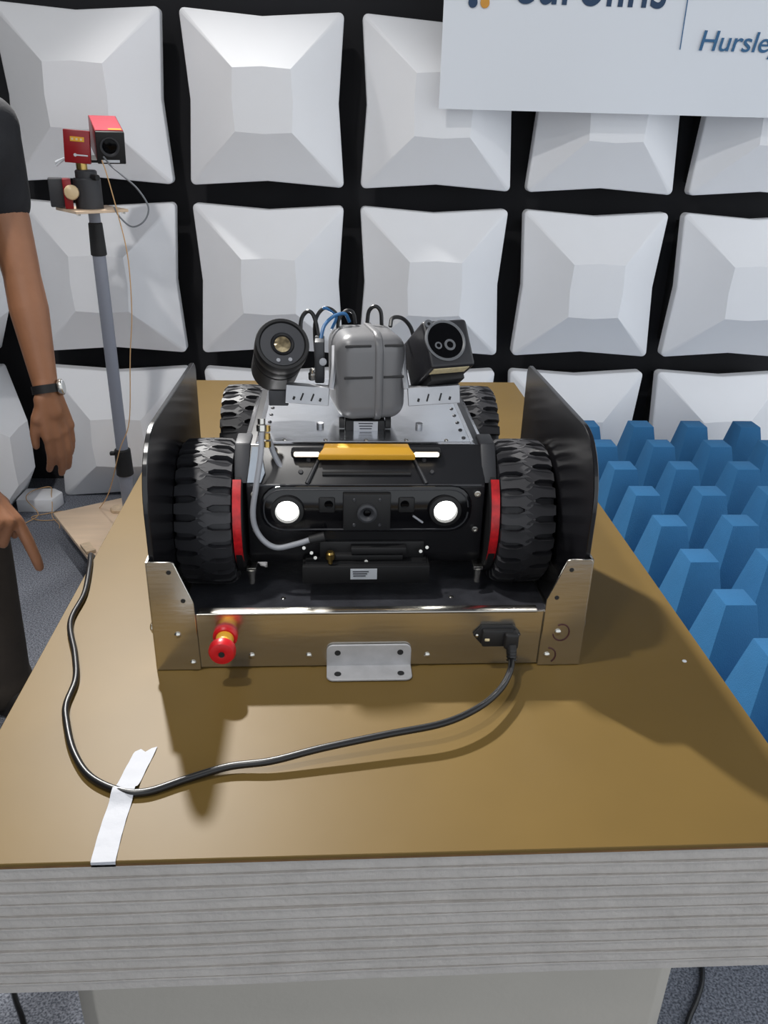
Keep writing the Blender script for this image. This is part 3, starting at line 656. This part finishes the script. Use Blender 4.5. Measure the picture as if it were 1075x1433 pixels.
MB().cyl((px_, py_, 0.105), (px_, py_, 0.36), 0.0235, seg=24).build('lower_tube', 'pole_grey', st)
cl = MB().cyl((px_, py_, 0.31), (px_, py_, 0.415), 0.0315, 0.029, 24, 0.004)
cl.box((px_-0.034, py_-0.01, 0.40), (0.02, 0.018, 0.014), 0.004); cl.build('clamp_collar', 'matte_black', st)
MB().cyl((px_, py_, 0.36), (px_, py_, 1.12), 0.0215, seg=24).build('upper_tube', 'pole_grey', st)
MB().cyl((px_, py_, 1.105), (px_, py_, 1.21), 0.0260, 0.0225, 24, 0.003).build('top_collar', 'matte_black', st)
MB().cyl((px_, py_, 1.20), (px_, py_, 1.246), 0.0185, seg=20).build('neck', 'pole_grey', st)
PM = Matrix.Translation((-0.855, 2.25, 1.250)) @ Matrix.Rotation(math.radians(38), 4, 'Z')
MB().box((0, 0, 0), (0.175, 0.165, 0.009), 0.001, 1, mtx=PM).build('platform', 'plywood', st)
for x, y in ((-0.075, -0.07), (0.075, -0.07), (0.07, 0.07)):
    MB().lathe([(0, 0), (0.006, 0), (0.006, 0.006), (0, 0.006)], PM @ Vector((x, y, -0.0045)), (0, 0, -1), 8).build('bolt', 'steel', st)
MB().lathe([(0, 0), (0.03, 0), (0.03, 0.012), (0.026, 0.016), (0, 0.016)], (-0.925, 2.365, 0.107), (0, 0, 1), 24).build('wooden_disc', 'ply_edge', label='pale round disc lying on the plywood base board', category='disc')
# devices standing on the platform
d = thing('camera_mount', (-0.865, 2.24, 1.2545), 'black cylindrical camera mount with red clamp and cream knob', 'camera mount')
MB().lathe([(0, 0), (0.043, 0), (0.043, 0.088), (0.040, 0.092), (0.034, 0.092), (0.034, 0.112), (0.030, 0.116), (0, 0.116)], (-0.858, 2.240, 1.2545), (0, 0, 1), 36).build('barrel', 'mid_black', d)
MB().cyl((-0.832, 2.215, 1.350), (-0.812, 2.20, 1.350), 0.009, seg=14).build('lock_screw', 'matte_black', d)
MB().box((-0.918, 2.222, 1.300), (0.026, 0.06, 0.090), 0.003, rot=(0, 0, 0.3)).build('red_clamp', 'red_case', d)
MB().box((-0.955, 2.232, 1.302), (0.046, 0.06, 0.086), 0.004, rot=(0, 0, 0.3)).build('side_block', 'mid_black', d)
MB().lathe([(0, 0), (0.020, 0), (0.023, 0.006), (0.021, 0.016), (0.012, 0.021), (0, 0.022)], (-0.896, 2.19, 1.305), (0.25, -1, 0.15), 24).build('knob', 'knob', d)
d = thing('red_probe', (-0.873, 2.24, 1.371), 'dark red square sensor box with a yellow label on the stand', 'sensor')
TT = Matrix.Translation((-0.873, 2.235, 1.438)) @ Matrix.Rotation(math.radians(8), 4, 'Z') @ Matrix.Rotation(math.radians(4), 4, 'Y')
MB().box((0, 0, 0), (0.078, 0.03, 0.096), 0.002, 2, mtx=TT).build('case', 'red_case', d)
MB().box((0.002, -0.0158, 0.022), (0.042, 0.0014, 0.014), 0.0005, 1, mtx=TT).build('label', 'yellow', d, label='yellow warning label')
for k in range(3): MB().box((-0.012+0.013*k, -0.0166, 0.022), (0.006, 0.0006, 0.006), mtx=TT).build('print_mark', 'cream_label', d)
MB().box((0.014, -0.0158, -0.024), (0.036, 0.0010, 0.004), 0.0003, 1, mtx=TT).lathe([(0, 0), (0.005, 0), (0.005, 0.001), (0, 0.001)], TT @ Vector((-0.006, -0.0152, -0.024)), (0, -1, 0), 12).build('print_mark', 'label', d)
MB().cyl((-0.868, 2.238, 1.371), (-0.868, 2.238, 1.391), 0.017, seg=20).build('collar', 'brass', d)
for k in (-1, 1): MB().tube([(-0.91, 2.235, 1.405), (-0.930, 2.235, 1.396+0.002*k), (-0.946, 2.23, 1.386+0.005*k)], 0.004, 8, 4).build('side_connector', 'label', d)
d = thing('red_camera', (-0.785, 2.32, 1.371), 'boxy red camera with round black lens on top of the stand', 'camera')
CM = Matrix.Translation((-0.776, 2.26, 1.437)) @ Matrix.Rotation(math.radians(20), 4, 'Z') @ Matrix.Rotation(math.radians(15), 4, 'X')
MB().box((0, 0.09, 0), (0.088, 0.17, 0.098), 0.002, 2, mtx=CM).build('case', 'red_case', d)
MB().box((-0.001, 0.085, 0.0500), (0.082, 0.160, 0.002), mtx=CM).build('lid', 'red_lit', d)
MB().box((0, -0.001, 0), (0.088, 0.014, 0.098), 0.003, 2, mtx=CM).build('front_plate', 'matte_black', d)
MB().lathe([(0, 0.001), (0.022, 0.001), (0.026, 0.006), (0.030, 0.006), (0.030, 0)], CM @ Vector((-0.004, -0.008, 0.005)), CM.to_3x3() @ Vector((0, -1, 0)), 30).build('lens_ring', 'mid_black', d)
MB().lathe([(0, 0.004), (0.012, 0.003), (0.022, 0.0), (0, -0.001)], CM @ Vector((-0.004, -0.0095, 0.005)), CM.to_3x3() @ Vector((0, -1, 0)), 28).build('lens_glass', 'glass_black', d)
MB().box((-0.004, -0.0084, -0.040), (0.056, 0.0012, 0.008), mtx=CM).build('label', 'label', d)
MB().box((0.018, 0.014, 0.0513), (0.040, 0.014, 0.0016), mtx=CM).build('yellow_label', 'yellow', d)
MB().box((-0.075, 0.03, -0.045), (0.075, 0.05, 0.008), mtx=CM).build('mount_plate', 'matte_black', d)
MB().tube([(-0.795, 2.235, 1.41), (-0.770, 2.215, 1.385), (-0.736, 2.20, 1.360), (-0.69, 2.2, 1.318), (-0.662, 2.2, 1.265), (-0.680, 2.2, 1.222), (-0.720, 2.2, 1.204), (-0.755, 2.2, 1.232), (-0.775, 2.215, 1.262)], 0.0028, 8, 8).build('signal_wire', 'grey_wire', label='thin grey wire loop hanging from the red camera', category='wire')
MB().tube([(-0.800, 2.228, 1.40), (-0.782, 2.2, 1.358), (-0.761, 2.2, 1.241), (-0.744, 2.2, 1.108), (-0.750, 2.2, 0.93), (-0.772, 2.2, 0.772), (-0.800, 2.2, 0.54), (-0.845, 2.195, 0.43), (-0.93, 2.28, 0.22), (-1.05, 2.46, 0.05), (-1.107, 2.55, 0.004), (-1.15, 2.52, 0.004), (-1.268, 2.49, 0.004), (-1.33, 2.52, 0.004), (-1.29, 2.552, 0.004), (-1.19, 2.585, 0.004), (-1.07, 2.55, 0.004)], 0.0018, 8, 8).build('fibre_cable', 'fibre', label='thin orange fibre cable trailing from stand down to floor', category='cable')
MB().tube([(-1.34, 2.46, 0.003), (-1.30, 2.52, 0.0195), (-1.36, 2.575, 0.0645), (-1.36, 2.66, 0.0645), (-1.30, 2.70, 0.0650), (-1.27, 2.62, 0.064), (-1.25, 2.555, 0.040), (-1.24, 2.51, 0.012), (-1.20, 2.46, 0.003), (-1.185, 2.42, 0.0035)], 0.0018, 8, 8).build('fibre_cable', 'fibre', label='orange fibre cable coiled over the small white floor box', category='cable')
wb = MB().prism([(-1.405, 2.575), (-1.255, 2.575), (-1.235, 2.66), (-1.28, 2.70), (-1.40, 2.70)], 'z', 0.0005, 0.060, 0.006, 2).build('foam_packing', 'white_foam', label='small white foam box on the carpet near the corner', category='foam box')
for label, pts in (('black cable on dark carpet below the left table corner', [(-0.80, 0.62, 0.005), (-0.70, 0.45, 0.005), (-0.672, 0.40, 0.005), (-0.641, 0.351, 0.005), (-0.61, 0.28, 0.005), (-0.60, 0.1, 0.005)]),
                   ('black cable on dark carpet below the right table corner', [(0.70, 0.62, 0.005), (0.685, 0.47, 0.005), (0.663, 0.395, 0.005), (0.635, 0.35, 0.005), (0.594, 0.30, 0.005), (0.57, 0.25, 0.005), (0.55, 0.05, 0.005)])):
    MB().tube(pts, 0.005, 8, 6).build('floor_cable', 'cable_black', label=label, category='cable')

# ------------------------------------------------------------------ sign board
sg = thing('sign_board', (1.1, 2.555, 1.58), 'pale grey printed sign sheet hanging over the white absorbers', 'sign')
b = bmesh.new(); nx, nz = 24, 8; g0 = []
for j in range(nz+1):
    for i in range(nx+1):
        x = 0.306+1.60*i/nx; z = 1.580+0.60*j/nz
        y = 2.555+0.006*math.sin(i*0.55)*(1-j/nz)**2
        g0.append(b.verts.new((x, y, z)))
for j in range(nz):
    for i in range(nx): b.faces.new((g0[j*(nx+1)+i], g0[j*(nx+1)+i+1], g0[(j+1)*(nx+1)+i+1], g0[(j+1)*(nx+1)+i]))
g = bmesh.ops.extrude_face_region(b, geom=b.faces[:]); bmesh.ops.translate(b, vec=(0, 0.004, 0), verts=[v for v in g['geom'] if isinstance(v, bmesh.types.BMVert)])
bmesh.ops.recalc_face_normals(b, faces=b.faces); q_ = MB(); q_.bm.free(); q_.bm = b; q_.build('sheet', 'sign', sg)
def text(body, x, z, size, width, m, shear=0.0, off=0.0, name='lettering'):
    cu = bpy.data.curves.new('tmp', 'FONT'); cu.body = body; cu.size = size; cu.shear = shear; cu.offset = off; cu.extrude = 0.0006
    o = bpy.data.objects.new('tmp', cu); COL.objects.link(o); me = bake(o)
    xs = [v.co.x for v in me.vertices]; k = width/(max(xs)-min(xs)); mn = min(xs)
    me.transform(Matrix.Translation((x, 2.5517, z)) @ Matrix.Rotation(math.radians(90), 4, 'X') @ Matrix.Diagonal((k, 1, 1, 1)) @ Matrix.Translation((-mn, 0, 0)))
    return add(name, me, m, sg, ang=None)
text('eurofins', 0.546, 1.907, 0.200, 0.518, 'navy', 0.05, 0.0015)
text('Hursley', 1.206, 1.785, 0.088, 0.298, 'sign_blue', 0.16, 0.0005)
MB().box((1.1385, 2.5517, 1.88), (0.0032, 0.0012, 0.19)).build('divider_line', 'sign_blue', sg)
for x, z, m_ in ((0.404, 1.893, 'navy'), (0.445, 1.893, 'sign_orange')):
    MB().prism(arc(x, z+0.010, 0.0155, 180, 360, 10)+arc(x, z+0.050, 0.010, 0, 180, 8), 'y', 2.5512, 2.5530).build('logo_mark', m_, sg)

# ------------------------------------------------------------------ person
def hand(mb, wrist, d, n, tdir, curls, spread=0.0, thumb=(0.5, 0.2), size=1.0, straight=None):
    d = Vector(d).normalized(); n = Vector(n); n = (n-d*n.dot(d)).normalized(); tdir = Vector(tdir); tdir = (tdir-d*tdir.dot(d)-n*tdir.dot(n)).normalized()
    W = Vector(wrist); k = size; tips = []
    offs = (0.031, 0.010, -0.011, -0.030); lens = (0.090, 0.094, 0.089, 0.083); ph = ((0.044, 0.027, 0.021), (0.048, 0.030, 0.022), (0.045, 0.028, 0.022), (0.035, 0.022, 0.019)); rad = (0.0103, 0.0105, 0.0100, 0.0090)
    for i in range(4):
        base = W + (d*0.006 + tdir*offs[i]*0.62)*k; kn = W + (d*lens[i] + tdir*offs[i] + n*(0.004 if i in (1, 2) else 0.0))*k
        mb.capsule(base, kn, 0.0155*k, 0.0118*k)
        if i: mb.capsule(prev[0], prev[1], 0.010*k, 0.010*k)
        p = kn; ang_ = 0.0; fd_ = straight if (i == 0 and straight is not None) else None; dirf = (d + tdir*spread*(1.5-i)*0.5).normalized()
        for j in range(3):
            ang_ += curls[i][j]; v = (dirf*math.cos(ang_) - n*math.sin(ang_)) if fd_ is None else (fd_ - n*0.08*j).normalized()
            q = p + v*ph[i][j]*k*(1.0 if fd_ is None else 1.12); rr_ = rad[i]*k*(1.0 if fd_ is None else 1.2); mb.capsule(p, q, rr_*(1-0.06*j), rr_*(0.95-0.08*j)); p = q
        tips.append((p, v))
        prev = (W + (d*0.05+tdir*offs[i])*k, W + (d*0.05+tdir*offs[min(i+1, 3)])*k)
    mb.capsule(W-d*0.02*k, W+d*0.04*k, 0.024*k, 0.024*k)
    mb.capsule(W+(tdir*0.012+d*0.012)*k, W+(tdir*0.038+d*0.045-n*0.008)*k, 0.017*k, 0.013*k)
    p = W+(tdir*0.036+d*0.042-n*0.010)*k; v = (d*math.cos(thumb[0])+tdir*math.sin(thumb[0])-n*thumb[1]).normalized()
    q = p+v*0.036*k; mb.capsule(p, q, 0.0118*k, 0.0105*k)
    v2 = (v*1.0+d*0.35-tdir*0.2).normalized(); r = q+v2*0.030*k; mb.capsule(q, r, 0.0105*k, 0.0088*k)
    return tips
person = thing('person', (-0.96, 1.18, 0), 'person in black t-shirt with a watch, pointing down at the left', 'person')
SL = Vector((-0.803, 1.325, 1.50)); SR = Vector((-1.02, 0.985, 1.47)); PEL = Vector((-1.06, 1.20, 0.97)); CH = (SL+SR)/2+Vector((-0.05, 0.02, -0.08))
EL = Vector((-0.762, 1.275, 1.205)); WL = Vector((-0.722, 1.205, 0.945))
KR = Vector((-0.667, 0.727, 0.845)); WR = Vector((-0.727, 0.772, 0.903)); ER = Vector((-0.915, 0.905, 1.165))
FACE = Vector((0.84, -0.54, 0)); LEFT = Vector((0.54, 0.84, 0))
NECK = (SL+SR)/2+Vector((0.0, 0, 0.06)); HEAD = NECK+Vector((0.02, -0.012, 0.155))
HL, HRp = PEL+LEFT*0.075-Vector((0, 0, .02)), PEL-LEFT*0.088-Vector((0, 0, .02))
KL, KRt = Vector((-0.975, 1.275, 0.52)), Vector((-1.08, 1.11, 0.52))
AL, AR = Vector((-0.992, 1.285, 0.095)), Vector((-1.11, 1.13, 0.095))
mb = MB()
for P0, P1, r0, r1 in ((SL, EL, 0.050, 0.041), (SR, ER, 0.050, 0.041), (EL, EL.lerp(WL, 0.3), 0.040, 0.043), (EL.lerp(WL, 0.3), WL, 0.043, 0.026), (ER, ER.lerp(WR, 0.3), 0.040, 0.043), (ER.lerp(WR, 0.3), WR, 0.043, 0.027),
                       (NECK-Vector((0, 0, .06)), HEAD-Vector((0, 0, .05)), 0.058, 0.055), (SL, SR, 0.055, 0.055), (CH, PEL, 0.115, 0.12), (HL, KL, 0.075, 0.05), (KL, AL, 0.048, 0.036), (HRp, KRt, 0.075, 0.05), (KRt, AR, 0.048, 0.036)):
    mb.capsule(P0, P1, r0, r1, 16)
rz = math.atan2(FACE.y, FACE.x)
mb.ball(HEAD, 0.1, (0.98, 0.78, 1.18), 24, rot=(0, 0, rz)); mb.ball(HEAD+FACE*0.02-Vector((0, 0, 0.065)), 0.06, (1.05, 0.9, 0.9), 20, rot=(0, 0, rz))
mb.capsule(HEAD+FACE*0.092+Vector((0, 0, 0.015)), HEAD+FACE*0.112-Vector((0, 0, 0.022)), 0.009, 0.014)
for s in (-1, 1): mb.ball(HEAD+LEFT*s*0.079-Vector((0, 0, 0.005)), 0.03, (0.7, 0.3, 1.0), 14, rot=(0, 0, rz))
mb.capsule(HEAD+FACE*0.083+LEFT*0.02-Vector((0, 0, 0.058)), HEAD+FACE*0.083-LEFT*0.02-Vector((0, 0, 0.058)), 0.008, 0.008)
tl = hand(mb, WL, (0.14, 0.02, -1), (0.80, -0.60, 0.12), (-0.62, -0.78, 0), ((0.25, 0.28, 0.15), (0.15, 0.25, 0.15), (0.12, 0.25, 0.15), (0.15, 0.25, 0.2)), -0.06, (0.30, 0.25), 1.06)
dR = (KR-WR).normalized(); tipd = (Vector((-0.624, 0.75, 0.743))-KR).normalized()
tr = hand(mb, WR, dR, Vector((0.75, -0.30, 0.58)), (0.44, 0.80, -0.16), ((0.62, 0.10, 0.05), (1.25, 1.3, 0.7), (1.4, 1.4, 0.8), (1.4, 1.4, 0.8)), 0.0, (0.35, 0.75), 1.0, straight=Vector((0.316, -0.04, -0.948)))
body_me = remeshed(mb, 0.0042, 5, 0.5)
body = add('body', body_me, 'skin', person, ang=80)
def garment(parts, name, m, voxel=0.011, sm=4):
    g_ = MB()
    for P0, P1, r0, r1 in parts: g_.capsule(P0, P1, r0, r1, 18)
    return add(name, remeshed(g_, voxel, sm, 0.5), m, person, ang=80)
sleeve = lambda S_, E_, f: (S_, S_.lerp(E_, f), 0.066, 0.056)
down = Vector((0, 0, -1))
garment([sleeve(SL, EL, 0.50), sleeve(SR, ER, 0.50), (SL, SR, 0.068, 0.068), (CH+LEFT*0.05, PEL+LEFT*0.04, 0.125, 0.125), (CH-LEFT*0.05, PEL-LEFT*0.04, 0.125, 0.125), (SL-LEFT*0.06-Vector((0, 0, .06)), SR+LEFT*0.06-Vector((0, 0, .06)), 0.10, 0.10), (NECK-Vector((0, 0, .05)), NECK-Vector((0, 0, .03)), 0.07, 0.066)], 't_shirt', 'shirt')
garment([(PEL+LEFT*0.05, PEL-LEFT*0.05, 0.118, 0.118), (HL, KL, 0.098, 0.074), (KL, AL, 0.074, 0.072), (AL, AL-Vector((0, 0, 0.02)), 0.078, 0.076), (HRp, KRt, 0.098, 0.074), (KRt, AR, 0.074, 0.072), (AR, AR-Vector((0, 0, 0.02)), 0.078, 0.076)], 'trousers', 'trouser', 0.010, 3)
for A_ in (AL, AR):
    g_ = MB(); base = Vector((A_.x, A_.y, 0.042))
    g_.capsule(base-FACE*0.05, base+FACE*0.06, 0.042, 0.044); g_.capsule(base+FACE*0.06, base+FACE*0.17-Vector((0, 0, .006)), 0.046, 0.034); g_.capsule(base-FACE*0.04, base-FACE*0.03+Vector((0, 0, .05)), 0.042, 0.040)
    g_.box(base+FACE*0.06-Vector((0, 0, .031)), (0.285, 0.09, 0.02), 0.006, 2, rot=(0, 0, rz)); add('shoe', remeshed(g_, 0.007, 3), 'shoe', person, ang=80)
g_ = MB(); g_.ball(HEAD-FACE*0.012+Vector((0, 0, 0.022)), 0.105, (0.98, 0.82, 1.08), 24, rot=(0, 0, rz))
b = g_.bm
bmesh.ops.bisect_plane(b, geom=b.verts[:]+b.edges[:]+b.faces[:], plane_co=HEAD+FACE*0.03+Vector((0, 0, 0.04)), plane_no=(FACE*0.75-Vector((0, 0, 0.66))), clear_outer=True)
g_.build('hair', 'hair', person, ang=80)
# wrist watch
dw = (WL-EL).normalized(); wc = WL-dw*0.012; nW = Vector((1.0, 0.10, 0.10)); nW = (nW-dw*nW.dot(dw)).normalized()
wt = MB(); 
wt.lathe([(0.0275, -0.0095), (0.0315, -0.0095), (0.0315, 0.0095), (0.0275, 0.0095)], wc, dw, 36)
watch = wt.build('wrist_watch', 'matte_black', person)
MB().lathe([(0, 0), (0.018, 0), (0.019, 0.003), (0.0185, 0.008), (0.016, 0.010), (0, 0.010)], wc+nW*0.029, nW, 30).build('watch_case', 'steel', watch)
MB().lathe([(0, 0), (0.0155, 0), (0.0155, 0.0012), (0, 0.0012)], wc+nW*0.0388, nW, 30).build('watch_face', 'label', watch)
